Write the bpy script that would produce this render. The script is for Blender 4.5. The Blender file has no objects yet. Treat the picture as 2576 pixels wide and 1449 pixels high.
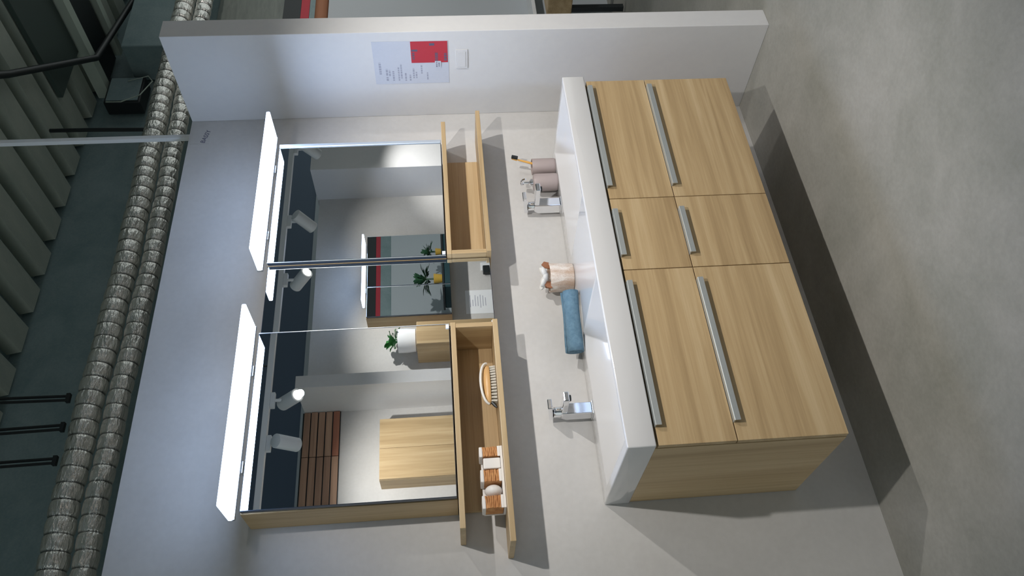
import bpy, bmesh, math, random
from mathutils import Vector, Matrix
random.seed(7)
SC = bpy.context.scene
COL = SC.collection

# ------------------------------------------------------------------ camera, world, exposure
R_ = Vector((0.8, -0.5, 0)); U_ = Vector((0, 0, 1)); F_ = Vector((0, 1, 0))
YAW, PITCH, ROLL, FPX = 0.5945, -0.0810, -0.0466, 1991.73
cy, sy, cp, sp = math.cos(YAW), math.sin(YAW), math.cos(PITCH), math.sin(PITCH)
F_ = Vector((sy*cp, cy*cp, sp)); r0 = Vector((cy, -sy, 0)); u0 = r0.cross(F_)
R_ = math.cos(ROLL)*r0 + math.sin(ROLL)*u0
U_ = -math.sin(ROLL)*r0 + math.cos(ROLL)*u0
cam = bpy.data.cameras.new('camera'); camo = bpy.data.objects.new('camera', cam); COL.objects.link(camo)
X, Y, Z = -U_, R_, -F_                      # phone held sideways: picture right is the room's down
camo.matrix_world = Matrix(((X.x, Y.x, Z.x, -0.8752), (X.y, Y.y, Z.y, -2.6492), (X.z, Y.z, Z.z, 1.4601), (0, 0, 0, 1)))
cam.sensor_width = 36.0; cam.lens = FPX/2576*36.0; cam.clip_start = 0.02; cam.clip_end = 100
SC.camera = camo
vs = SC.view_settings
SC.display_settings.display_device = 'sRGB'
vs.view_transform = 'Standard'; vs.look = 'None'; vs.exposure = 0.0; vs.gamma = 1.0; vs.use_curve_mapping = False
W = bpy.data.worlds.new('hall_ambient'); SC.world = W; W.use_nodes = True
bg = W.node_tree.nodes['Background']; bg.inputs[0].default_value = (0.88, 0.96, 0.95, 1); bg.inputs[1].default_value = 0.62
SPOT_W = 35.0           # each track spot on this stand
LED_D = 15.0            # their underside, aimed down at the basin
LED_E = 6.6             # emission of the mirror light bars
DUCT_LEN = 8.7875      # length of the foil ducts above the wall
SPOT_COL = (1.0, 0.962, 0.92)

# ------------------------------------------------------------------ helpers
OFF = {}
def link(o, parent=None):
    COL.objects.link(o)
    if parent is not None: o.parent = parent
def thing(name, label, cat, loc, group=None):
    o = bpy.data.objects.new(name, None); link(o); o.location = loc; o.empty_display_size = 0.05
    o['label'] = label; o['category'] = cat
    if group: o['group'] = group
    OFF[o] = Vector(loc); return o
def obj(name, bm, m, parent=None, smooth=False, label=None):
    """one mesh object; the bmesh is in world coordinates"""
    bmesh.ops.recalc_face_normals(bm, faces=bm.faces)
    if parent is not None: off = OFF[parent]
    else:
        xs = [v.co for v in bm.verts]
        off = Vector(((min(c.x for c in xs)+max(c.x for c in xs))/2, (min(c.y for c in xs)+max(c.y for c in xs))/2, min(c.z for c in xs)))
    for v in bm.verts: v.co -= off
    me = bpy.data.meshes.new(name); bm.to_mesh(me); bm.free()
    if smooth:
        for p in me.polygons: p.use_smooth = True
        try: me.set_sharp_from_angle(angle=math.radians(40))
        except Exception: pass
    o = bpy.data.objects.new(name, me); link(o, parent)
    if parent is None: o.location = off
    OFF[o] = off
    for mm in (m if isinstance(m, (list, tuple)) else [m]): me.materials.append(mm)
    if label: o['label'] = label
    return o
def tag(o, label, cat, group=None):
    o['label'] = label; o['category'] = cat
    if group: o['group'] = group
    return o
def struct(name, bm, m, parent=None, smooth=False):
    o = obj(name, bm, m, parent, smooth); o['kind'] = 'structure'; return o
def B(): return bmesh.new()
def box(bm, x0, x1, y0, y1, z0, z1, bev=0.0, M=None):
    r = bmesh.ops.create_cube(bm, size=1.0); vs_ = r['verts']
    for v in vs_:
        v.co = Vector(((x0+x1)/2+v.co.x*(x1-x0), (y0+y1)/2+v.co.y*(y1-y0), (z0+z1)/2+v.co.z*(z1-z0)))
    if bev > 0:
        es = list({e for v in vs_ for e in v.link_edges})
        rr = bmesh.ops.bevel(bm, geom=es, offset=bev, segments=2, affect='EDGES', profile=0.5)
        vs_ = list({v for f in rr['faces'] for v in f.verts} | {v for v in vs_ if v.is_valid})
    if M is not None:
        for v in vs_: v.co = M @ v.co
    return bm
def bxo(name, dims, m, parent=None, bev=0.0015, label=None): return obj(name, box(B(), *dims, bev=bev), m, parent, label=label)
def tube(bm, pts, rad, seg=10, caps=True):
    """swept round tube; rad number or list"""
    pts = [Vector(p) for p in pts]; n = len(pts); rings = []
    up = Vector((0, 0, 1)) if abs((pts[-1]-pts[0]).normalized().z) < .9 else Vector((1, 0, 0))
    for i, p in enumerate(pts):
        t = (pts[min(i+1, n-1)]-pts[max(i-1, 0)]).normalized()
        a = t.cross(up)
        if a.length < 1e-4: a = t.cross(Vector((0, 1, 0)))
        a.normalize(); b = a.cross(t); r = rad[i] if isinstance(rad, (list, tuple)) else rad
        rings.append([bm.verts.new(p+(a*math.cos(2*math.pi*k/seg)+b*math.sin(2*math.pi*k/seg))*r) for k in range(seg)])
    for i in range(n-1):
        for k in range(seg):
            bm.faces.new((rings[i][k], rings[i][(k+1) % seg], rings[i+1][(k+1) % seg], rings[i+1][k]))
    if caps:
        bm.faces.new(rings[0]); bm.faces.new(rings[-1])
    return bm
def lathe(bm, prof, c=(0, 0, 0), seg=32, close=True):
    """prof: list of (r, z) from bottom to top around vertical axis"""
    c = Vector(c); rings = []
    for r, z in prof:
        rings.append([bm.verts.new(c+Vector((r*math.cos(2*math.pi*k/seg), r*math.sin(2*math.pi*k/seg), z))) for k in range(seg)])
    for i in range(len(prof)-1):
        for k in range(seg):
            bm.faces.new((rings[i][k], rings[i][(k+1) % seg], rings[i+1][(k+1) % seg], rings[i+1][k]))
    if close:
        bm.faces.new(rings[0]); bm.faces.new(rings[-1])
    return bm
def poly(bm, pts, ext):
    """prism from polygon pts (world) extruded by vector ext"""
    a = [bm.verts.new(Vector(p)) for p in pts]; b = [bm.verts.new(Vector(p)+Vector(ext)) for p in pts]
    bm.faces.new(a); bm.faces.new(b[::-1])
    for i in range(len(a)): bm.faces.new((a[i], a[(i+1) % len(a)], b[(i+1) % len(a)], b[i]))
    return bm
def text_bm(s, size, M, ext=0.0004):
    cu = bpy.data.curves.new('t', 'FONT'); cu.body = s; cu.size = size; cu.extrude = ext; cu.resolution_u = 3
    o = bpy.data.objects.new('t', cu); COL.objects.link(o)
    me = bpy.data.meshes.new_from_object(o); bm = B(); bm.from_mesh(me); bm.transform(M)
    bpy.data.objects.remove(o); bpy.data.curves.remove(cu); bpy.data.meshes.remove(me); return bm

# ------------------------------------------------------------------ materials
def mat(name, col, rough=0.5, metal=0.0, spec=0.5, emit=None, es=0.0, coat=0.0):
    m = bpy.data.materials.new(name); m.use_nodes = True; b = m.node_tree.nodes['Principled BSDF']
    b.inputs['Base Color'].default_value = (*col, 1); b.inputs['Roughness'].default_value = rough; b.inputs['Metallic'].default_value = metal
    b.inputs['Specular IOR Level'].default_value = spec; b.inputs['Coat Weight'].default_value = coat
    if emit: b.inputs['Emission Color'].default_value = (*emit, 1); b.inputs['Emission Strength'].default_value = es
    return m
def nodes(m): return m.node_tree, m.node_tree.nodes, m.node_tree.links, m.node_tree.nodes['Principled BSDF']
def ramp(nt, stops):
    r = nt.nodes.new('ShaderNodeValToRGB'); e = r.color_ramp.elements
    while len(e) < len(stops): e.new(0.5)
    for el, (p, c) in zip(e, stops): el.position = p; el.color = (*c, 1)
    return r
def wood(name, cols, axis='x', rough=0.45, gs=1.0):
    """oak decor; grain runs along axis"""
    m = mat(name, cols[1], rough); nt, N, L, b = nodes(m)
    tc = N.new('ShaderNodeTexCoord'); oi = N.new('ShaderNodeObjectInfo')
    add = N.new('ShaderNodeVectorMath'); add.operation = 'MULTIPLY_ADD'
    comb = N.new('ShaderNodeCombineXYZ')
    for i in range(3): L.new(oi.outputs['Random'], comb.inputs[i])
    add.inputs[1].default_value = (7.3, 5.1, 9.7); L.new(comb.outputs[0], add.inputs[0]); L.new(tc.outputs['Object'], add.inputs[2])
    def mp(a, c):
        q = N.new('ShaderNodeMapping'); s = {'x': (a, c, c), 'y': (c, a, c), 'z': (c, c, a)}[axis]
        q.inputs['Scale'].default_value = [v*gs for v in s]; L.new(add.outputs[0], q.inputs['Vector']); return q
    n1 = N.new('ShaderNodeTexNoise'); n1.inputs['Scale'].default_value = 1; n1.inputs['Detail'].default_value = 4; n1.inputs['Distortion'].default_value = 0.6
    L.new(mp(0.38, 15).outputs[0], n1.inputs['Vector'])
    n2 = N.new('ShaderNodeTexNoise'); n2.inputs['Scale'].default_value = 1; n2.inputs['Detail'].default_value = 6; n2.inputs['Roughness'].default_value = .7
    L.new(mp(3.5, 170).outputs[0], n2.inputs['Vector'])
    n3 = N.new('ShaderNodeTexNoise'); n3.inputs['Scale'].default_value = 1; n3.inputs['Detail'].default_value = 2; n3.inputs['Distortion'].default_value = 1.5
    L.new(mp(1.6, 40).outputs[0], n3.inputs['Vector'])
    mx = N.new('ShaderNodeMix'); mx.data_type = 'FLOAT'; mx.inputs[0].default_value = .30
    L.new(n1.outputs[0], mx.inputs[2]); L.new(n2.outputs[0], mx.inputs[3])
    mx2 = N.new('ShaderNodeMix'); mx2.data_type = 'FLOAT'; mx2.inputs[0].default_value = .22
    L.new(mx.outputs[0], mx2.inputs[2]); L.new(n3.outputs[0], mx2.inputs[3])
    r = ramp(nt, [(0.34, cols[0]), (0.5, cols[1]), (0.64, cols[2])]); L.new(mx2.outputs[0], r.inputs[0]); L.new(r.outputs[0], b.inputs['Base Color'])
    bp = N.new('ShaderNodeBump'); bp.inputs['Strength'].default_value = .08; bp.inputs['Distance'].default_value = .002
    L.new(n2.outputs[0], bp.inputs['Height']); L.new(bp.outputs[0], b.inputs['Normal'])
    return m
def mottled(name, c0, c1, scale=3.0, rough=0.6, det=6, stretch=(1, 1, 1), bump=0.0, fine=0.25, spread=.16):
    m = mat(name, c0, rough); nt, N, L, b = nodes(m)
    tc = N.new('ShaderNodeTexCoord'); q = N.new('ShaderNodeMapping'); q.inputs['Scale'].default_value = stretch; L.new(tc.outputs['Object'], q.inputs['Vector'])
    n1 = N.new('ShaderNodeTexNoise'); n1.inputs['Scale'].default_value = scale; n1.inputs['Detail'].default_value = det; n1.inputs['Roughness'].default_value = .62; n1.inputs['Distortion'].default_value = .4
    L.new(q.outputs[0], n1.inputs['Vector'])
    n2 = N.new('ShaderNodeTexNoise'); n2.inputs['Scale'].default_value = scale*22; n2.inputs['Detail'].default_value = 3; L.new(q.outputs[0], n2.inputs['Vector'])
    mx = N.new('ShaderNodeMix'); mx.data_type = 'FLOAT'; mx.inputs[0].default_value = fine; L.new(n1.outputs[0], mx.inputs[2]); L.new(n2.outputs[0], mx.inputs[3])
    r = ramp(nt, [(0.5-spread, c0), (0.5+spread, c1)]); L.new(mx.outputs[0], r.inputs[0]); L.new(r.outputs[0], b.inputs['Base Color'])
    if bump:
        bp = N.new('ShaderNodeBump'); bp.inputs['Strength'].default_value = bump; bp.inputs['Distance'].default_value = .004; L.new(n2.outputs[0], bp.inputs['Height']); L.new(bp.outputs[0], b.inputs['Normal'])
    return m
OAK = [(.345, .235, .118), (.475, .340, .182), (.575, .435, .255)]
M_oak = wood('oak_front', OAK, 'x'); M_oakv = wood('oak_side', OAK, 'z')
M_walls = mottled('concrete_wall', (.50, .49, .475), (.60, .59, .575), 2.2, .62, 7, (1, 1, 1.0), spread=.2)
M_white = mottled('white_partition', (.60, .60, .61), (.65, .65, .65), 1.5, .6)
M_floor = mottled('floor_vinyl', (.235, .235, .205), (.345, .335, .305), 3.2, .55, 8, spread=.16)
M_basin = mat('basin_white', (.65, .65, .655), .10, coat=.6)
M_chrome = mat('chrome', (.86, .87, .89), .07, 1.0)
M_alu = mat('aluminium', (.62, .65, .66), .38, 1.0)
M_satin = mat('satin_profile', (.55, .62, .70), .35, .35)
M_handle = mat('handle_grey', (.50, .53, .53), .42, .55)
M_mirror = mat('mirror_glass', (.86, .89, .90), .0, 1.0)
M_mirrors = mat('mirror_edge', (.05, .065, .09), .15, .3)
M_led = mat('led_diffuser', (.9, .9, .9), .5, emit=(.52, .68, 1.0), es=LED_E)
M_ledd = mat('led_diffuser_down', (.9, .9, .9), .5, emit=(.52, .68, 1.0), es=LED_D)
M_lens = mat('spot_lens', (.9, .9, .9), .5, emit=(1, .95, .88), es=30)
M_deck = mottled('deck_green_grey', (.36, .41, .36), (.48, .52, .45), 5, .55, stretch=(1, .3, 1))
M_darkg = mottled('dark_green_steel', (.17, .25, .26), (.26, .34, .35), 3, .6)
M_black = mat('black_steel', (.012, .016, .018), .45)
M_pale = mottled('pale_cladding', (.20, .225, .205), (.30, .32, .29), 3, .6, stretch=(1, 1, 6))
M_bluegrey = mat('blue_grey_panel', (.46, .50, .53), .6)
M_track = mat('white_lacquer', (.72, .74, .75), .4)
M_plastic = mat('white_plastic', (.82, .84, .86), .3)
M_paper = mottled('paper', (.50, .53, .60), (.55, .575, .64), 4, .8)
M_ink = mat('grey_ink', (.33, .345, .42), .8); M_inkd = mat('dark_ink', (.10, .10, .16), .8)
M_red = mat('red_card', (.45, .03, .05), .6)
M_mug = mat('mauve_ceramic', (.36, .30, .29), .45)
M_towel = mottled('blue_terry', (.125, .245, .345), (.21, .36, .48), 60, .95, bump=.8)
M_twine = mottled('orange_twine', (.42, .17, .06), (.68, .36, .15), 40, .8)
M_soap = mat('white_wax', (.82, .80, .78), .5)
M_bark = mottled('birch_pot', (.50, .36, .27), (.78, .73, .68), 26, .6, stretch=(1, 1, .4), spread=.1)
M_petal = mat('white_petal', (.82, .82, .80), .6)
M_brown = mat('brown_leaf', (.33, .14, .07), .7)
M_bristle = mottled('bristle', (.46, .44, .38), (.70, .68, .62), 90, .8)
M_beech = wood('beech', [(.50, .27, .10), (.66, .40, .17), (.74, .50, .25)], 'x', .35)
M_leaf = mottled('leaf_green', (.02, .13, .03), (.08, .33, .09), 9, .4)
M_leafd = mottled('leaf_dark', (.012, .055, .03), (.05, .15, .07), 9, .45)
M_plank = wood('reclaimed_plank', [(.26, .15, .10), (.42, .25, .165), (.52, .33, .22)], 'x', .6)
M_plankr = wood('reclaimed_plank_red', [(.27, .10, .06), (.38, .15, .09), (.46, .20, .12)], 'x', .6)
M_brush = mat('toothbrush_orange', (.78, .42, .10), .4)
M_teal = mat('dark_teal_cloth', (.012, .05, .06), .7)
M_terra = mat('yellow_glaze', (.60, .38, .06), .4)
# crinkled aluminium foil for the ducts: groove shade painted as dark rings every 10 cm, long crinkles between them
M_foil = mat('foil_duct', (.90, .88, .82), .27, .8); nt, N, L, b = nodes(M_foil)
tc = N.new('ShaderNodeTexCoord'); q = N.new('ShaderNodeMapping'); q.inputs['Scale'].default_value = (9, 26, 26); L.new(tc.outputs['Object'], q.inputs['Vector'])
n1 = N.new('ShaderNodeTexNoise'); n1.inputs['Scale'].default_value = 1; n1.inputs['Detail'].default_value = 4; n1.inputs['Roughness'].default_value = .55
L.new(q.outputs[0], n1.inputs['Vector']); bp = N.new('ShaderNodeBump'); bp.inputs['Strength'].default_value = .8; bp.inputs['Distance'].default_value = .03
L.new(n1.outputs[0], bp.inputs['Height']); L.new(bp.outputs[0], b.inputs['Normal'])
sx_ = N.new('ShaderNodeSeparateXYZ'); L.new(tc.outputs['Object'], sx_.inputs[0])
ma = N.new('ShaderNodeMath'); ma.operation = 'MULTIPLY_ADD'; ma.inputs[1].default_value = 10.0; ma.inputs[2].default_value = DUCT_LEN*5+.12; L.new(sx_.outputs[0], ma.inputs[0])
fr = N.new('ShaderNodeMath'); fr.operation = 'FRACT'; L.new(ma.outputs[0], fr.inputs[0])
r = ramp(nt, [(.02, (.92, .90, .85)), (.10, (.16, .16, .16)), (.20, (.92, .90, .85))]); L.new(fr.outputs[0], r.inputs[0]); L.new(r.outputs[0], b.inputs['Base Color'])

# ------------------------------------------------------------------ structure
H = 2.5995; XP = 1.9257; DP = .4751; TP = .1041; WO = -3.35
struct('floor', box(B(), -4, 9, -7, 3.2, -.05, 0), M_floor)
struct('wall_back', box(B(), -4, XP+TP, 0, .09, 0, H), M_walls)
struct('wall_right', box(B(), XP, XP+TP, -DP, -.0005, 0, H, bev=.002), M_white)
struct('wall_rear', box(B(), -4, 9, 2.64, 2.8, 0, 4.9), M_darkg)
struct('trim_1', box(B(), -4, 9, 2.61, 2.639, 0, 3.68), M_pale)
# ceiling: trapezoidal steel deck, ribs run into the depth of the hall
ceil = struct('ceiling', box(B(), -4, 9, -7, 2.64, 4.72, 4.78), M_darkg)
rb = B(); w0, w1, h = .21, .25, .10
poly(rb, [(-w0/2, 0, 4.62), (w0/2, 0, 4.62), (w1/2, 0, 4.7199), (-w1/2, 0, 4.7199)], (0, 3.6, 0))
for v in rb.verts: v.co.y -= 1.0
rib0 = None
for k in range(21):
    x = .30+.352*k
    if rib0 is None:
        for v in rb.verts: v.co.x += x
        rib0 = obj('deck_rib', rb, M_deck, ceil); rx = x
    else:
        o = rib0.copy(); link(o, ceil); o.location = (x-rx, 0, 0)
# opposite stand, seen in the mirrors
struct('wall_front', box(B(), -.6, 4.03, WO-.09, WO, 0, H), M_walls)
struct('wall_front_divider', box(B(), 1.865, 1.965, WO+.0005, -2.92, 0, H, bev=.002), M_white)
struct('wall_front_end', box(B(), 4.03, 4.45, WO-.09, -2.95, 0, H+.02, bev=.002), M_white)
struct('wall_hall_front', box(B(), -4, 9, -5.75, -5.6, 0, 3.1), M_bluegrey)
struct('trim_2', box(B(), -4, 9, -5.74, -5.62, 3.1005, 4.7195), mat('dark_blue_cladding', (.09, .13, .19), .6))

# ------------------------------------------------------------------ vanity cabinet
ZT, TB, DB = .9597, .0878, .4943
C0, C1, DC, ZC, ZS = .0048, 1.5842, .4825, .2794, .6232; XS1, XS2 = .6419, .9576; ZU = ZT-TB
van = thing('vanity_cabinet', 'long light oak wall-hung vanity cabinet with six drawers under the white washbasin', 'cabinet', (.79, -.24, ZC))
bxo('side_panel', (C0, C0+.018, -DC+.022, -.001, ZC, ZU-.001), M_oakv, van)
bxo('side_panel', (C1-.018, C1, -DC+.022, -.001, ZC, ZU-.001), M_oakv, van)
bxo('bottom_panel', (C0+.018, C1-.018, -DC+.022, -.001, ZC, ZC+.018), M_oak, van)
bxo('back_panel', (C0+.018, C1-.018, -.016, -.001, ZC+.018, ZU-.001), M_oak, van)
bxo('inner_frame', (C0+.018, C1-.018, -DC+.03, -DC+.046, ZC+.018, ZU-.03), M_oak, van)
g = .0016
cols_ = [(C0, XS1, .065, .588), (XS1, XS2, .695, .898), (XS2, C1, 1.008, 1.540)]
for (a, c, h0, h1) in cols_:
    for (z0, z1) in ((ZS, ZU-.007), (ZC, ZS)):
        d = bxo('drawer', (a+g, c-g, -DC, -DC+.0195, z0+g, z1-g), M_oak, van, .0012)
        hb = B(); zt = z1-g+.0015
        poly(hb, [(h0, -DC+.004, zt), (h0, -DC-.016, zt), (h0, -DC-.018, zt-.002), (h0, -DC-.018, zt-.019), (h0, -DC-.0145, zt-.019), (h0, -DC-.0145, zt-.0035), (h0, -DC+.004, zt-.0035)], (h1-h0, 0, 0))
        obj('handle', hb, M_handle, d)

# ------------------------------------------------------------------ double washbasin
bas = thing('double_washbasin', 'glossy white double washbasin slab with two shallow rectangular bowls', 'washbasin', (.8, -.247, ZU))
bm = B(); xs = [0, .034, .628, .985, 1.566, 1.6]; ys = [-DB, -DB+.022, -.092, 0]
V = {(i, j): bm.verts.new((xs[i], ys[j], ZT)) for i in range(6) for j in range(4)}
for i in range(5):
    for j in range(3):
        if j == 1 and i in (1, 3): continue
        bm.faces.new((V[i, j], V[i+1, j], V[i+1, j+1], V[i, j+1]))
for i in (1, 3):
    top = [V[i, 1], V[i+1, 1], V[i+1, 2], V[i, 2]]
    zb = ZT-.075; sx = .085
    bot = [bm.verts.new((xs[i]+sx, ys[1]+.05, zb)), bm.verts.new((xs[i+1]-sx, ys[1]+.05, zb)), bm.verts.new((xs[i+1]-sx, ys[2]-.075, zb)), bm.verts.new((xs[i]+sx, ys[2]-.075, zb))]
    for k in range(4): bm.faces.new((top[k], top[(k+1) % 4], bot[(k+1) % 4], bot[k]))
    bm.faces.new(bot)
lo = [bm.verts.new((x, y, ZU)) for x, y in ((0, -DB), (1.6, -DB), (1.6, 0), (0, 0))]
bm.faces.new(lo)
bm.faces.new([V[i, 0] for i in range(6)]+[lo[1], lo[0]]); bm.faces.new([V[5, j] for j in range(4)]+[lo[2], lo[1]])
bm.faces.new([V[i, 3] for i in range(5, -1, -1)]+[lo[3], lo[2]]); bm.faces.new([V[0, j] for j in range(3, -1, -1)]+[lo[0], lo[3]])
bmesh.ops.recalc_face_normals(bm, faces=bm.faces)
es = [e for e in bm.edges if len(e.link_faces) == 2 and e.calc_face_angle(0) > .2]
bmesh.ops.bevel(bm, geom=es, offset=.0045, segments=3, affect='EDGES', profile=.5)
obj('basin_slab', bm, M_basin, bas, smooth=True)
for x in ((xs[1]+xs[2])/2, (xs[3]+xs[4])/2):
    obj('drain', lathe(B(), [(.031, 0), (.032, .003), (.028, .006), (.010, .0075)], (x, -.29, ZT-.0755), 24), M_chrome, bas, True)

# ------------------------------------------------------------------ taps
def faucet(x, label):
    y = -.048
    t = thing('basin_faucet', label, 'faucet', (x, y, ZT), 'chrome basin mixer taps')
    bm = B(); poly(bm, [(x-.022, y-.026, ZT+.004), (x-.022, y+.026, ZT+.004), (x-.022, y+.026, ZT+.098), (x-.022, y+.012, ZT+.116), (x-.022, y-.026, ZT+.116)], (.044, 0, 0))
    bmesh.ops.bevel(bm, geom=list(bm.edges), offset=.003, segments=2, affect='EDGES', profile=.5); obj('column', bm, M_chrome, t)
    bxo('base_plate', (x-.025, x+.025, y-.029, y+.029, ZT+.0002, ZT+.0045), M_chrome, t, .001)
    sp_ = bxo('spout', (x-.019, x+.019, y-.125, y-.024, ZT+.096, ZT+.117), M_chrome, t, .004)
    obj('aerator', lathe(B(), [(.011, 0), (.012, .006)], (x, y-.108, ZT+.0895), 20), M_black, sp_, True)
    obj('cartridge', lathe(B(), [(.0195, 0), (.0195, .024), (.018, .026)], (x, y, ZT+.1162), 24), M_chrome, t, True)
    Mx = Matrix.Translation((x, y, ZT+.152)) @ Matrix.Rotation(math.radians(-7), 4, 'X')
    obj('lever', box(B(), -.020, .020, -.072, .024, -.008, .008, .003, Mx), M_chrome, t)
    return t
faucet(.335, 'chrome square mixer tap behind the left bowl, beside the blue towel')
faucet(1.302, 'chrome square mixer tap behind the right bowl, beside the mauve cups')

# ------------------------------------------------------------------ mirror cabinet
m0, m1, DM, MZ0, MZ1 = 0.0, 1.585, .1724, 1.4588, 2.1459; a1, a2 = .655, .966; ZB = 1.291
mc = thing('mirror_cabinet', 'wide oak mirror cabinet with three mirrored doors above the washbasin', 'mirror cabinet', (.79, -.08, ZB))
bxo('body', (m0, a1, -DM+.022, -.001, MZ0, MZ1), M_oakv, mc)
bxo('body', (a1+.0005, a2-.0005, -.128, -.001, ZB, MZ1), M_oakv, mc)
bxo('body', (a2, m1, -DM+.022, -.001, MZ0, MZ1), M_oakv, mc)
def door(x0, x1, y, z0, z1):
    d = obj('mirror_door', box(B(), x0, x1, y, y+.019, z0, z1, bev=.0005), M_mirrors, mc)
    bm = B(); vv = [bm.verts.new(c) for c in ((x0+.002, y-.0012, z0+.002), (x1-.002, y-.0012, z0+.002), (x1-.002, y-.0012, z1-.002), (x0+.002, y-.0012, z1-.002))]
    f = bm.faces.new(vv); e = bmesh.ops.extrude_face_region(bm, geom=[f]); 
    for v in [q for q in e['geom'] if isinstance(q, bmesh.types.BMVert)]: v.co.y += .0011
    obj('mirror_pane', bm, M_mirror, d)
    return d
dl = door(m0+.003, a1-.003, -DM, MZ0+.002, MZ1-.004)
dm = door(a1+.001, a2-.002, -.150, ZB, MZ1-.004)
dr = door(a2+.001, m1-.018, -DM, MZ0+.002, MZ1-.004)
obj('edge_profile', box(B(), a2-.0012, a2+.0008, -DM-.0018, -DM+.001, MZ0+.002, MZ1-.004), M_alu, dr)
obj('edge_profile', box(B(), m1-.0178, m1, -DM-.006, -DM+.02, MZ0+.002, MZ1-.004, bev=.003), M_satin, dr)
obj('edge_profile', box(B(), a1-.003, a1-.0005, -DM-.001, -DM+.019, MZ0+.002, MZ1-.004), M_alu, dl)
obj('corner_clip', box(B(), a1-.022, a1-.006, -DM-.006, -DM-.0012, MZ0+.003, MZ0+.015, .001), M_plastic, dl)
obj('corner_clip', box(B(), a2+.004, a2+.018, -DM-.006, -DM-.0012, MZ0+.003, MZ0+.016, .001), M_plastic, dr)
obj('corner_clip', box(B(), a1+.002, a1+.016, -.156, -.1512, ZB+.001, ZB+.013, .001), M_plastic, dm)

# LED light bars on top of the cabinet
def light_bar(x0, x1, y0, y1, z, label, energy=True, d=1):
    t = thing('light_bar', label, 'lamp', ((x0+x1)/2, (y0+y1)/2, z), 'LED light bars on the mirror cabinets')
    yo = y1-.012*d
    df = obj('diffuser', box(B(), x0, x1, min(y0, yo), max(y0, yo), z, z+.015, .004), [M_led, M_ledd], t)
    for p in df.data.polygons:
        if p.normal.z < -.5: p.material_index = 1
    obj('housing', box(B(), x0+.004, x1-.004, min(yo, y1), max(yo, y1), z-.004, z+.018, .001), M_alu, t)
    for xx in (x0+.18, x1-.18):
        obj('bracket', box(B(), xx-.02, xx+.02, min(y1, y1+.12*d), max(y1, y1+.12*d), z-.0085, z-.004, .0005), M_alu, t)
    return t
light_bar(-.030, .683, -.325, -.172, 2.1555, 'glowing bluish-white LED light bar above the left mirror door')
light_bar(.922, 1.630, -.325, -.172, 2.1555, 'glowing bluish-white LED light bar above the right mirror door')

# ------------------------------------------------------------------ shelves under the mirrors
def shelf(name_lab, x_top, x_bot, xs_side, xb):
    t = thing('wall_shelf', name_lab, 'shelf', ((x_bot[0]+x_bot[1])/2, -.09, 1.284), 'oak shelves under the mirror cabinet')
    bxo('top_board', (x_top[0], x_top[1], -.181, -.0005, 1.438, 1.4565), M_oak, t)
    bxo('bottom_board', (x_bot[0], x_bot[1], -.192, -.0005, 1.2845, 1.303), M_oak, t)
    bxo('side_panel', (xs_side[0], xs_side[1], -.180, -.0005, 1.3032, 1.4378), M_oakv, t)
    bxo('back_panel', (xb[0], xb[1], -.016, -.0005, 1.3032, 1.4378), M_oak, t)
    return t
shelf('long oak shelf under the left mirror door, holding the bath brush', (-.102, .6545), (-.156, .6545), (.632, .650), (.004, .6318))
shelf('empty oak shelf under the right mirror door beside the white partition', (.9665, 1.690), (.9665, 1.742), (.9675, .9855), (.9858, 1.600))

# things on the left shelf
def bath_brush():
    c = Vector((.425, -.115, 1.3034)); t = thing('bath_brush', 'oval wooden bath brush with pale bristles lying on the left shelf', 'brush', c)
    def oval(bm, z0, z1, sc0, sc1, n=28):
        r0 = [bm.verts.new(c+Vector((.078*sc0*math.cos(a), .030*sc0*math.sin(a), z0))) for a in [2*math.pi*k/n for k in range(n)]]
        r1 = [bm.verts.new(c+Vector((.078*sc1*math.cos(a), .030*sc1*math.sin(a), z1))) for a in [2*math.pi*k/n for k in range(n)]]
        for k in range(n): bm.faces.new((r0[k], r0[(k+1) % n], r1[(k+1) % n], r1[k]))
        return r0, r1
    bm = B(); levels = [(.022, .96), (.026, 1.0), (.034, .99), (.041, .88), (.046, .62), (.048, .2)]
    rings = []
    for z, s in levels: rings.append([bm.verts.new(c+Vector((.078*s*math.cos(2*math.pi*k/28), .030*s*math.sin(2*math.pi*k/28), z))) for k in range(28)])
    for i in range(len(rings)-1):
        for k in range(28): bm.faces.new((rings[i][k], rings[i][(k+1) % 28], rings[i+1][(k+1) % 28], rings[i+1][k]))
    bm.faces.new(rings[0]); bm.faces.new(rings[-1]); obj('wooden_back', bm, M_beech, t, True)
    bm = B()
    for i in range(13):
        for s in (-1, 0, 1):
            x = -.066+.011*i; yy = s*.019*math.sqrt(max(.05, 1-(x/.074)**2))
            tube(bm, [c+Vector((x, yy, .0225)), c+Vector((x*1.03, yy*1.15, .0005))], [.0036, .0046], 6)
    obj('bristles', bm, M_bristle, t)
    pts = [c+Vector((.080*math.cos(a), -.031*math.sin(a)*.55-.012, .030+.026*math.sin(a))) for a in [math.pi*k/16 for k in range(17)]]
    bm = B(); tube(bm, pts, .0045, 8); obj('cotton_strap', bm, M_petal, t, True)
    bm = B(); tube(bm, [c+Vector((-.074, -.010, .020)), c+Vector((-.088, -.012, .010)), c+Vector((-.096, -.013, .004))], [.006, .006, .003], 8); obj('hanging_loop', bm, M_black, t, True)
bath_brush()
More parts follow.
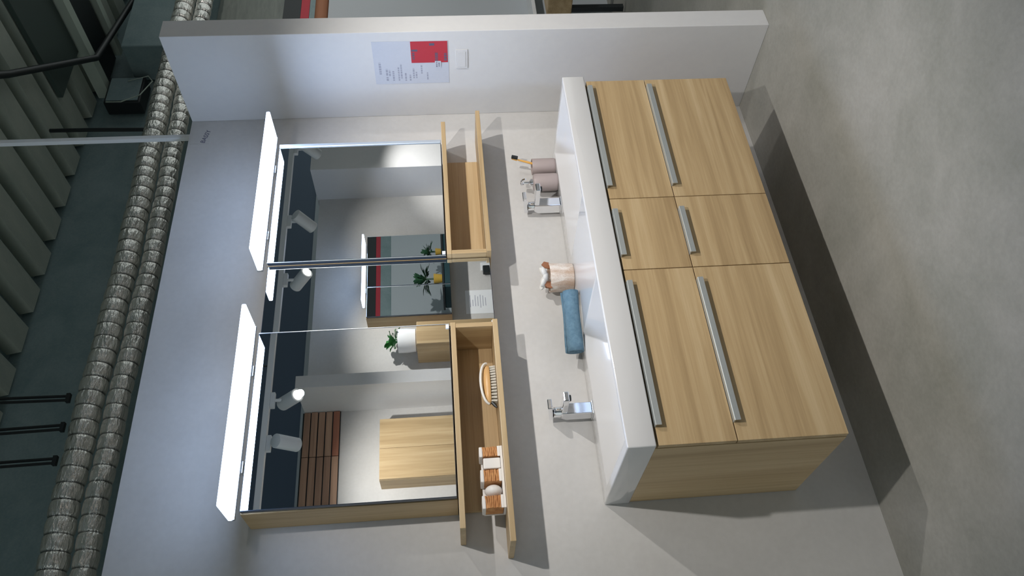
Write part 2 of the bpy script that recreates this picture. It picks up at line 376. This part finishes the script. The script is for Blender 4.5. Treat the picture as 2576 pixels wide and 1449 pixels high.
def gift_set():
    x0, x1, y0, y1, z = -.034, .178, -.150, -.075, 1.3034
    t = thing('soap_gift_set', 'white-framed row of twine bundles and white soaps on the left shelf end', 'gift set', ((x0+x1)/2, (y0+y1)/2, z))
    bm = B(); box(bm, x0, x1, y0, y1, z+.0002, z+.008, .001); box(bm, x0, x1, y1-.006, y1, z+.008, z+.072, .001); obj('tray', bm, M_soap, t)
    segs = [(.142, .178, 'tw'), (.100, .140, 'cube'), (.055, .098, 'tw'), (.012, .053, 'ball'), (-.034, .010, 'tw')]
    for a, c_, k in segs:
        if k == 'tw':
            bm = B(); box(bm, a+.001, c_-.001, y0+.006, y1-.008, z+.0085, z+.070, .004); p = obj('twine_bundle', bm, M_twine, t)
            bm = B(); n = 9
            for i in range(n):
                zz = z+.013+.0062*i; xx = random.uniform(-.004, .004)
                tube(bm, [(a+.002, y0+.004+random.uniform(-.001, .002), zz+xx), (c_-.002, y0+.004+random.uniform(-.001, .002), zz-xx)], .0032, 6)
                xs_ = a+.003+(c_-a-.006)*i/(n-1); tube(bm, [(xs_, y0+.008, z+.0705), (a+.003+(c_-a-.006)*(n-1-i)/(n-1) if i % 3 == 0 else xs_, y1-.01, z+.0705)], .003, 6)
            obj('twine_strands', bm, M_twine, p, True)
            obj('paper_band', box(B(), a, c_, y0+.002, y1-.007, z+.066, z+.078, .003), M_soap, p); obj('paper_band', box(B(), a, c_, y0, y0+.004, z+.008, z+.017, .0015), M_soap, p)
        elif k == 'cube':
            obj('soap_bar', box(B(), a+.001, c_-.001, y0+.004, y1-.008, z+.0085, z+.066, .004), M_soap, t)
        else:
            bm = B(); bmesh.ops.create_icosphere(bm, subdivisions=3, radius=1)
            for v in bm.verts: v.co = Vector(((a+c_)/2+v.co.x*.0205, (y0+y1)/2-.004+v.co.y*.031, z+.0375+v.co.z*.029))
            obj('soap_ball', bm, M_soap, t, True)
gift_set()

# ------------------------------------------------------------------ things on the washbasin
def tumbler(x, y, label, name='tumbler', r=.0365, h=.104):
    t = thing(name, label, 'cup', (x, y, ZT)); 
    bm = B(); lathe(bm, [(r*.90, .0003), (r*.97, .003), (r, .010), (r, h-.002), (r-.001, h), (r-.004, h-.001), (r-.0045, h*.2), (.002, h*.18)], (x, y, ZT), 36); obj('cup_body', bm, M_mug, t, True); return t
tumbler(1.524, -.052, 'mauve ceramic tumbler holding a toothbrush, nearest the white partition')
tb = thing('toothbrush', 'orange toothbrush with black bristle head standing in the tumbler', 'toothbrush', (1.535, -.052, ZT+.03))
bm = B(); tube(bm, [(1.515, -.050, ZT+.022), (1.545, -.060, ZT+.12), (1.558, -.065, ZT+.165)], [.0045, .005, .0035], 8); obj('handle', bm, M_brush, tb, True)
bm = B(); tube(bm, [(1.558, -.065, ZT+.166), (1.566, -.068, ZT+.190)], .006, 8); obj('brush_head', bm, M_brush, tb, True)
bm = B(); box(bm, -.006, .006, -.016, -.003, -.014, .014, .001, Matrix.Translation((1.562, -.067, ZT+.178)) @ Matrix.Rotation(.3, 4, 'Y')); obj('bristles', bm, M_black, tb)
sd = thing('soap_dispenser', 'mauve ceramic soap dispenser with chrome pump beside the right tap', 'dispenser', (1.428, -.056, ZT))
r = .0385; h = .106
obj('bottle', lathe(B(), [(r*.9, .0003), (r*.97, .003), (r, .010), (r, h-.008), (r-.004, h), (.016, h+.003)], (1.428, -.056, ZT), 36), M_mug, sd, True)
obj('collar', lathe(B(), [(.0165, 0), (.0165, .012), (.010, .015), (.0055, .016), (.0055, .040)], (1.428, -.056, ZT+h+.003), 24), M_chrome, sd, True)
bm = B(); lathe(bm, [(.011, 0), (.0125, .003), (.0125, .012), (.010, .014)], (1.428, -.056, ZT+h+.043), 20); tube(bm, [(1.428, -.056, ZT+h+.051), (1.408, -.098, ZT+h+.050), (1.402, -.110, ZT+h+.040)], [.006, .005, .0045], 10); obj('pump_head', bm, M_chrome, sd, True)

def flower_pot():
    x, y = .905, -.075
    t = thing('birch_flower_pot', 'beige and white birch-patterned pot with a white flower on the basin', 'pot', (x, y, ZT))
    bm = B(); lathe(bm, [(.050, .0003), (.054, .004), (.057, .05), (.0585, .094), (.0575, .097), (.053, .096), (.050, .07), (.01, .068)], (x, y, ZT), 40); obj('pot', bm, M_bark, t, True)
    fl = B()
    for k in range(9):
        a = 2*math.pi*k/9+random.uniform(-.2, .2); rr = random.uniform(.018, .034)
        p = Vector((x+rr*math.cos(a)-.004, y+rr*math.sin(a)-.014, ZT+.108+random.uniform(0, .016)))
        m_ = B(); bmesh.ops.create_uvsphere(m_, u_segments=12, v_segments=8, radius=1)
        for v in m_.verts:
            v.co = Matrix.Rotation(a, 4, 'Z') @ Matrix.Rotation(-.5, 4, 'Y') @ Vector((v.co.x*.026, v.co.y*.019, v.co.z*.010)); v.co += p
        me = bpy.data.meshes.new('p'); m_.to_mesh(me); m_.free(); fl.from_mesh(me); bpy.data.meshes.remove(me)
    m_ = fl; obj('flower', m_, M_petal, t, True)
    for (dx, dy, a) in ((-.046, -.02, 2.6), (.040, -.030, .4), (-.02, .02, 1.6)):
        bm = B(); p = Vector((x+dx, y+dy, ZT+.092))
        poly(bm, [p+Vector((-.016, 0, 0)), p+Vector((.014, 0, .002)), p+Vector((.016, -.006, .022)), p+Vector((0, -.008, .034)), p+Vector((-.014, -.004, .02))], (0, .004, 0)); obj('dry_leaf', bm, M_brown, t)
flower_pot()
def towel():
    a, c_ = Vector((.558, -.085, 0)), Vector((.785, -.150, 0)); rr = .036; d = (c_-a).normalized(); n = Vector((-d.y, d.x, 0)); Zc = ZT+rr+.0006
    t = thing('rolled_towel', 'rolled blue terry towel lying on the washbasin between the bowls', 'towel', ((a.x+c_.x)/2, (a.y+c_.y)/2, ZT))
    bm = B(); N_ = 72; turns = 3.2; prof = []
    for k in range(N_+1):
        th = turns*2*math.pi*k/N_; q = .008+(rr-.008)*k/N_; prof.append((q*math.cos(th), q*math.sin(th)))
    L_ = 9; rows = []
    for i in range(L_+1):
        u = i/L_; p = a.lerp(c_, u); row = []
        s = 1+.05*math.sin(6*u+1)
        for (pu, pz) in prof: row.append(bm.verts.new(p+n*pu*s+Vector((0, 0, Zc+max(-rr, pz*s)))))
        rows.append(row)
    for i in range(L_):
        for k in range(N_): bm.faces.new((rows[i][k], rows[i+1][k], rows[i+1][k+1], rows[i][k+1]))
    o = obj('towel_roll', bm, M_towel, t, True)
    md = o.modifiers.new('thick', 'SOLIDIFY'); md.thickness = .0075; md.offset = -1
    bm = B(); tube(bm, [a+d*.006+Vector((0, 0, Zc)), c_-d*.006+Vector((0, 0, Zc))], rr*.80, 20); obj('towel_core', bm, M_towel, t, True)
towel()

# ------------------------------------------------------------------ papers on the partition and wall
def bars(bm, x, rows, y_left, ext=.0004):
    for (z, hgt, spans) in rows:
        for (a, c_) in spans: box(bm, x-ext, x, y_left-c_, y_left-a, z-hgt/2, z+hgt/2)
sh = thing('price_sheet', 'pale printed price sheet taped to the white partition', 'paper', (XP, -.312, 1.409))
obj('sheet', box(B(), XP-.0012, XP-.0002, -.428, -.196, 1.409, 1.737), M_paper, sh)
def words(n0, n1, ln=.012):
    out = []; p = n0
    while p < n1: q = min(p+random.uniform(.5, 1.3)*ln, n1); out.append((p, q)); p = q+.0035
    return out
bm = B(); yl = -.196
bars(bm, XP-.0012, [(1.712, .010, words(.055, .120, .009)), (1.684, .009, words(.018, .040)+words(.048, .085)), (1.672, .007, words(.045, .078)), (1.656, .008, words(.018, .075)), (1.632, .007, words(.018, .095)), (1.620, .007, words(.030, .110)),
    (1.602, .007, words(.016, .060)), (1.582, .007, words(.016, .050)), (1.566, .007, words(.030, .085)), (1.554, .006, words(.030, .065)), (1.530, .007, words(.055, .105)), (1.505, .006, words(.02, .06))], yl)
obj('printed_lines', bm, M_ink, sh)
st = thing('red_price_card', 'red price card with dark handwriting stuck on the price sheet', 'card', (XP-.0013, -.369, 1.413))
obj('card', box(B(), XP-.0024, XP-.0014, -.426, -.312, 1.413, 1.572), M_red, st)
bm = B(); bars(bm, XP-.0024, [(1.556, .026, [(.062, .072)]), (1.562, .010, words(.020, .058, .007)), (1.480, .022, [(.092, .104)]), (1.462, .013, words(.006, .055, .006)), (1.423, .012, words(.010, .050, .007))], -.312)
obj('handwriting', bm, M_inkd, st)['kind'] = 'stuff'
tg = thing('price_tag', 'small scribbled tag sticking out below the red price card', 'tag', (XP-.0025, -.300, 1.448))
obj('tag_paper', box(B(), XP-.0036, XP-.0026, -.320, -.286, 1.443, 1.470), M_paper, tg)
bm = B(); bars(bm, XP-.0036, [(1.462, .006, words(.003, .030, .004)), (1.452, .005, words(.005, .028, .004))], -.286); obj('scribble', bm, M_inkd, tg)
sw = thing('wall_plate', 'white blank switch plate on the partition below the price sheet', 'switch', (XP, -.328, 1.325))
obj('plate', box(B(), XP-.004, XP-.0003, -.379, -.277, 1.325, 1.378, .0012), M_white, sw)
obj('rocker', box(B(), XP-.0055, XP-.0041, -.369, -.287, 1.334, 1.369, .0008), M_white, sw)
lb = thing('wall_label', 'small paper label lettered at the top corner of the back wall', 'label', (1.828, -.0008, 2.50))
obj('label_paper', box(B(), 1.780, 1.878, -.0014, -.0004, 2.505, 2.590), M_walls, lb)
Mt = Matrix.Translation((1.783, -.0016, 2.532)) @ Matrix.Rotation(math.radians(14), 4, 'Y') @ Matrix.Rotation(math.radians(90), 4, 'X')
obj('lettering', text_bm('BASSY', .030, Matrix.Translation((0, 0, -.006)) @ Mt), M_inkd, lb)

# ------------------------------------------------------------------ hall above the stand
def duct(z, rad, y, label):
    bm = B(); pts = []; rads = []; x = -1.2; step = .0125; i = 0
    while i < 704:
        k = i % 8; rads.append(rad*(.89 if k == 0 else .985 if k in (1, 7) else 1.01 if k in (2, 6) else 1.02)*(1+random.uniform(-.012, .012)))
        pts.append((x, y+.006*math.sin(x*3.1), z+.010*math.sin(x*1.7)+.004*math.sin(x*9))); x += step; i += 1
    tube(bm, pts, rads, 26)
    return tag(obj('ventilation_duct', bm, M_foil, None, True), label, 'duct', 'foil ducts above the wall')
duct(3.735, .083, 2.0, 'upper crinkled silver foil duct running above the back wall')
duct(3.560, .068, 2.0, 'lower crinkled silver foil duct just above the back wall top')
for x0, x1, zb, lab in ((1.585, 1.60, 3.885, 'black double hanger rod above the upper duct, rightmost of three'), (1.385, 1.368, 3.875, 'black double hanger rod above the upper duct, middle of three'), (1.165, 1.152, 3.87, 'black double hanger rod above the upper duct, leftmost of three')):
    t = thing('duct_hanger', lab, 'rod', (x0, 2.0, zb), 'black hangers above the ducts')
    for s in (-.014, .014): obj('rod', tube(B(), [(x0+s, 2.0, zb), (x1+s, 2.0, 4.7195)], .0095, 8), M_black, t, True)
    obj('clamp', box(B(), x0-.030, x0+.030, 1.985, 2.015, zb-.012, zb+.012, .002), M_black, t)
pl = thing('ceiling_pole', 'pale grey square pole rising from the wall corner to the ceiling', 'pole', (1.868, .045, H))
obj('post', box(B(), 1.858, 1.880, .034, .056, H+.006, 4.7195, .002), M_track, pl)
obj('foot_plate', box(B(), 1.845, 1.893, .021, .069, H+.0004, H+.006, .001), M_track, pl)
M_girt = mat('pale_green_steel', (.52, .60, .52), .55); M_darkp = mat('dark_green_panel', (.06, .09, .08), .6)
for (x, y0, y1, w, z, lab) in ((5.02, -1, 2.6, .10, 4.50, 'pale green steel purlin nearest the ceiling pole'), (5.62, -1, 2.6, .08, 4.52, 'pale green steel purlin farther behind the partition')):
    bm = B(); poly(bm, [(x, y0, z), (x+w, y0, z), (x+w, y0, z+.01), (x+.012, y0, z+.01), (x+.012, y0, z+.11), (x, y0, z+.11)], (0, y1-y0, 0)); tag(obj('steel_purlin', bm, M_girt), lab, 'beam', 'purlins under the deck')
bm = B(); box(bm, 5.20, 5.58, .2, 2.6, 4.56, 4.615, .004); tag(obj('dark_panel', bm, M_black), 'dark flat panel between the two pale purlins', 'panel')
bm = B(); box(bm, 4.42, 5.0, -.9, 2.05, 4.57, 4.612, .004); tag(obj('dark_panel', bm, M_darkp), 'large dark green panel under the ribs beside the black crossing pipe', 'panel')
bm = B(); tube(bm, [(3.2, .80, 4.55), (3.91, 1.364, 4.56), (5.0, 2.12, 4.45), (6.6, 3.2-.75, 4.40)], .028, 10); tag(obj('ceiling_pipe', bm, M_black, None, True), 'black pipe crossing under the ceiling ribs', 'pipe')
cb = thing('cable_box', 'dark junction box on the rear wall beside the purlin', 'box', (4.95, 2.55, 4.16))
obj('casing', box(B(), 4.80, 5.14, 2.46, 2.609, 4.16, 4.48, .01), M_black, cb); obj('lid', box(B(), 4.82, 5.12, 2.45, 2.4595, 4.18, 4.46, .004), M_darkg, cb)
bm = B(); tube(bm, [(4.80+.0, 2.45, 4.45), (4.72, 2.38, 4.28), (4.78, 2.36, 4.12), (4.98, 2.38, 4.05), (5.10, 2.42, 4.12), (5.06, 2.44, 4.30)], .005, 8); tag(obj('loose_cable', bm, M_girt, None, True), 'thin pale cable looping below the junction box', 'cable')
bm = B(); tube(bm, [(4.09, 2.1, 4.7195), (4.085, 2.1, 4.30), (4.07, 2.1, 3.86)], .016, 8); tag(obj('drop_conduit', bm, M_black, None, True), 'black conduit dropping beside the pale ceiling pole', 'pipe')
bm = B(); box(bm, 5.25, 7.6, 2.2, 2.6, 3.92, 4.32, .01); tag(obj('square_duct', bm, M_darkg), 'dark green square duct high on the rear wall', 'duct')

# things beyond the partition
struct('wall_side', box(B(), 2.6, 7.5, 1.5, 1.58, 0, 2.33), M_bluegrey)
sg = thing('fascia_sign', 'red and black fascia strip above the grey panel wall', 'sign', (5.2, 1.6, 2.34))
obj('red_strip', box(B(), 3.2, 7.2, 1.585, 1.62, 2.505, 2.575, .002), M_red, sg); obj('black_strip', box(B(), 3.2, 7.2, 1.59, 1.63, 2.5755, 2.72, .002), M_black, sg); obj('lower_rail', box(B(), 3.2, 7.2, 1.588, 1.615, 2.335, 2.5045, .002), M_darkg, sg)
bx_ = thing('cardboard_roll', 'brown cardboard roll resting on the grey panel wall', 'roll', (4.75, 1.525, 2.331)); bm = B(); tube(bm, [(4.30, 1.525, 2.388), (4.92, 1.525, 2.388)], .055, 20); obj('tube', bm, M_brown, bx_, True)
bm = B(); tube(bm, [(4.925, 1.525, 2.388), (4.93, 1.525, 2.388)], .05, 20); obj('end_cap', bm, M_black, bx_, True)
sl = thing('wooden_bench', 'small wooden bench with black legs beyond the partition', 'bench', (4.55, 1.05, 0))
obj('seat', box(B(), 4.25, 4.75, .85, 1.22, .41, .60, .01), M_oak, sl)
for lx in (4.30, 4.70):
    for ly in (.89, 1.18): obj('leg', box(B(), lx-.02, lx+.02, ly-.02, ly+.02, 0, .4105), M_black, sl)
pp = thing('wall_ledge', 'thin white ledge fixed along the grey panel wall behind the bench', 'ledge', (4.8, 1.42, .63)); obj('board', box(B(), 4.30, 5.3, 1.30, 1.4995, .655, .685, .003), M_track, pp)
for lx in (4.5, 5.1): obj('bracket', box(B(), lx-.015, lx+.015, 1.40, 1.4995, .60, .6548), M_track, pp)
bn = thing('black_bin', 'black bin standing on the wooden bench', 'bin', (4.66, 1.04, .60)); obj('bin_body', lathe(B(), [(.05, .0005), (.06, .12), (.062, .13), (.055, .129), (.045, .01)], (4.66, 1.04, .60), 24), M_black, bn, True); obj('rim', lathe(B(), [(.0625, 0), (.066, .004), (.0625, .008)], (4.66, 1.04, .726), 24), M_black, bn, True)

# ------------------------------------------------------------------ track spots
RY, RZ = -2.1, 2.56
tr = thing('track_rail', 'white ceiling track rail carrying the spotlights, seen in the mirrors', 'rail', (2.0, RY, RZ))
obj('rail', box(B(), -1.5, 5.6, RY-.018, RY+.018, RZ, RZ+.035, .002), M_track, tr)
for x in (-1.0, 1.6, 4.2): obj('hanger', tube(B(), [(x, RY, RZ+.035), (x, RY, 4.7195)], .006, 8), M_black, tr, True)
def spotlight(x, aim, label, power, size=78, light=True):
    t = thing('track_spotlight', label, 'spotlight', (x, RY, RZ), 'white cylinder spotlights on the track')
    c = Vector((x, RY, RZ-.115)); d = (Vector(aim)-c).normalized(); L2 = .085
    obj('adapter', box(B(), x-.05, x+.05, RY-.015, RY+.015, RZ-.028, RZ-.0003, .003), M_track, t)
    obj('stem', tube(B(), [(x, RY, RZ-.028), (x, RY, RZ-.075)], .010, 10), M_track, t, True)
    bm = B(); a, b_ = c-d*L2, c+d*L2
    tube(bm, [a, a+d*.004, a+d*.006, b_-d*.002, b_], [.030, .041, .042, .042, .040], 28); p = obj('lamp_body', bm, M_track, t, True)
    bm = B(); tube(bm, [b_+d*.0002, b_+d*.002], .028, 24); obj('lens', bm, M_lens, p)
    if light:
        li = bpy.data.lights.new('spot_beam', 'SPOT'); li.energy = power; li.spot_size = math.radians(size); li.spot_blend = .8; li.shadow_soft_size = .022; li.color = SPOT_COL
        lo_ = bpy.data.objects.new('spot_beam', li); link(lo_); lo_.location = b_+d*.03; lo_.rotation_euler = d.to_track_quat('-Z', 'Y').to_euler()
spotlight(.22, (.92, 0, .55), 'white track spotlight aimed at the left half of the vanity', SPOT_W*2.9, 88)
spotlight(1.36, (1.25, 0, .50), 'white track spotlight aimed at the right half of the vanity, lens showing in the mirror', SPOT_W*2.9, 84)
spotlight(2.28, (2.6, -.2, 1.0), 'white track spotlight aimed past the white partition, lens showing in the mirror', SPOT_W*1.2, 70)
spotlight(1.08, (1.30, WO, 1.5), 'white track spotlight turned to the oak wall cabinet opposite', SPOT_W*2.4, 80)
spotlight(2.75, (2.50, WO, 1.40), 'white track spotlight turned to the plant pot opposite', SPOT_W*2.0, 82)
spotlight(3.95, (4.15, -2.95, 1.3), 'white track spotlight turned to the end wall opposite', SPOT_W*2.6, 60)
spotlight(3.45, (3.5, WO, 1.5), 'added white track spotlight brightening the bare wall beside the opposite mirror cabinet', SPOT_W*.9, 80)  # extra lamp added to lift the opposite wall in the mirrors
spotlight(5.1, (5.6, 1.4, 1.6), 'added white track spotlight at the far rail end to brighten the plants', SPOT_W*5, 80)  # unseen lamp added to light the plants and the grey panel wall

# ------------------------------------------------------------------ opposite stand (seen in the mirrors)
sp2 = thing('plank_panel', 'reclaimed brown plank panel high on the opposite wall', 'panel', (1.3, WO+.01, 2.33))
obj('backing', box(B(), .55, 1.864, WO+.0005, WO+.010, 2.325, 2.612), M_black, sp2)
for k in range(5):
    z = 2.331+.0555*k
    for (a, c_) in ((.555, 1.045), (1.05, 1.495), (1.5, 1.862)):
        obj('plank', box(B(), a, c_, WO+.0103, WO+.022+random.uniform(-.002, .003), z, z+.047, .002), M_plankr if (k == 0 and a > 1.4) else M_plank, sp2)
oc = thing('oak_wall_cabinet', 'oak two-door wall cabinet on the opposite wall, seen in the left mirror', 'cabinet', (1.455, WO+.1, 1.2))
bxo('body', (1.222, 1.69, WO+.0005, WO+.18, 1.20, 2.01), M_oakv, oc)
for a, c_ in ((1.223, 1.4555), (1.4575, 1.689)): bxo('door', (a, c_, WO+.1805, WO+.20, 1.202, 2.008), M_oakv, oc)
om = thing('mirror_cabinet', 'second mirror cabinet on the opposite wall, reflected in the middle door', 'mirror cabinet', (3.05, WO+.08, 1.43))
bxo('body', (2.64, 3.44, WO+.0005, WO+.15, 1.432, 2.138), M_oakv, om)
for a, c_ in ((2.642, 2.935), (2.94, 3.438)):
    d_ = obj('mirror_door', box(B(), a, c_, WO+.151, WO+.170, 1.434, 2.134), M_mirrors, om); obj('mirror_pane', box(B(), a+.002, c_-.004, WO+.1701, WO+.1711, 1.436, 2.132), M_mirror, d_)
    obj('edge_profile', box(B(), c_-.004, c_, WO+.17, WO+.1715, 1.436, 2.132), M_alu, d_)
light_bar(2.72, 3.36, WO+.31, WO+.172, 2.148, 'LED light bar on the opposite mirror cabinet, reflected in the middle door', d=-1)
ob = thing('oak_wall_box', 'narrow oak wall box on the opposite wall under the potted plant', 'cabinet', (2.372, WO+.15, 1.00))
bxo('body', (2.257, 2.487, WO+.0005, WO+.290, 1.00, 1.722), M_oakv, ob); bxo('door', (2.258, 2.486, WO+.2905, WO+.310, 1.002, 1.720), M_oakv, ob)
pp2 = thing('potted_plant', 'leafy green plant in a white pot on the opposite oak box', 'plant', (2.378, WO+.16, 1.7225))
obj('pot', lathe(B(), [(.075, .0005), (.092, .01), (.097, .08), (.096, .150), (.090, .150), (.086, .13), (.01, .128)], (2.378, WO+.16, 1.7225), 32), M_plastic, pp2, True)
def leaf(bm, base, tip, w):
    base, tip = Vector(base), Vector(tip); d = tip-base; s = d.cross(Vector((0, 0, 1))).normalized()*w; up = Vector((0, 0, w*.35))
    pts = [(0, 0), (.3, .8), (.6, 1), (.85, .55), (1, 0)]
    l = [bm.verts.new(base+d*u+s*v+up*v-Vector((0, 0, .25*u*u*d.length))) for u, v in pts]; r_ = [bm.verts.new(base+d*u-s*v+up*v-Vector((0, 0, .25*u*u*d.length))) for u, v in pts[1:4]]
    c = [bm.verts.new(base+d*u-Vector((0, 0, .25*u*u*d.length))) for u, v in pts[1:4]]
    for q in (l, ):
        bm.faces.new((l[0], l[1], c[0])); bm.faces.new((l[1], l[2], c[1], c[0])); bm.faces.new((l[2], l[3], c[2], c[1])); bm.faces.new((l[3], l[4], c[2]))
    bm.faces.new((l[0], c[0], r_[0])); bm.faces.new((c[0], c[1], r_[1], r_[0])); bm.faces.new((c[1], c[2], r_[2], r_[1])); bm.faces.new((c[2], l[4], r_[2]))
for k in range(22):
    a = 2.4*k; e = random.uniform(.1, 1.2); ln = random.uniform(.08, .15); b0 = Vector((2.378, WO+.16, 1.7225+.13+random.uniform(0, .05)))
    dv = Vector((math.cos(a)*math.cos(e), max(-.55, math.sin(a)*math.cos(e)), math.sin(e)))
    bm = B(); leaf(bm, b0+dv*.03, b0+dv*ln, .03); obj('leaf', bm, M_leaf, pp2, True)
bm = B()
for k in range(5): a = k*1.3; tube(bm, [(2.378, WO+.16, 1.85), (2.378+.03*math.cos(a), WO+.16+.03*math.sin(a), 1.93)], .003, 6)
obj('stems', bm, M_leafd, pp2)
ps = thing('notice_sheet', 'white printed notice on the opposite wall under the mirror cabinet', 'paper', (2.85, WO, 1.08)); obj('sheet', box(B(), 2.73, 2.97, WO+.0004, WO+.0016, 1.08, 1.312), M_plastic, ps)
bm = B()
for i in range(7): box(bm, 2.80+random.uniform(-.02, .01), 2.90+random.uniform(-.03, .03), WO+.0016, WO+.002, 1.27-.022*i, 1.275-.022*i)
obj('printed_lines', bm, M_ink, ps)
so = thing('wall_socket', 'white wall socket with a black plug on the opposite wall', 'socket', (3.21, WO, 1.07)); obj('plate', box(B(), 3.17, 3.26, WO+.0004, WO+.012, 1.07, 1.16, .003), M_plastic, so); obj('plug', box(B(), 3.12, 3.20, WO+.0125, WO+.05, 1.085, 1.145, .006), M_black, so)
# plants in the aisle beyond, doubly reflected in the middle door
ds = thing('plant_stand', 'dark green cloth-covered stand beyond the partition holding dark plants', 'stand', (5.4, .62, 0)); obj('cloth', box(B(), 5.32, 6.3, .35, .9, .003, 1.50, .01), M_teal, ds); obj('top', box(B(), 5.30, 6.32, .33, .92, 1.5005, 1.53, .004), M_black, ds)
for (x, y, s, lab) in ((5.58, .52, .85, 'bushy dark green plant in a yellow pot on the dark stand'), (6.13, .66, .6, 'smaller dark green plant in a yellow pot on the dark stand')):
    t = thing('leafy_plant', lab, 'plant', (x, y, 1.5305), 'plants on the dark stand')
    obj('pot', lathe(B(), [(.07*s, .0005), (.09*s, .14*s), (.085*s, .14*s), (.06*s, .02)], (x, y, 1.5305), 24), M_terra, t, True)
    bm = B()
    for k in range(60):
        a = 2.399*k; e = random.uniform(.0, 1.35); ln = random.uniform(.15, .34)*s; dv = Vector((math.cos(a)*math.cos(e), math.sin(a)*math.cos(e), math.sin(e))); b0 = Vector((x, y, 1.5305+.14*s+.1*s))
        leaf(bm, b0+dv*.04, b0+dv*ln, .035*s)
    tube(bm, [(x, y, 1.54), (x, y, 1.5305+.3*s)], .012, 8); o = obj('foliage', bm, M_leafd, t, True)
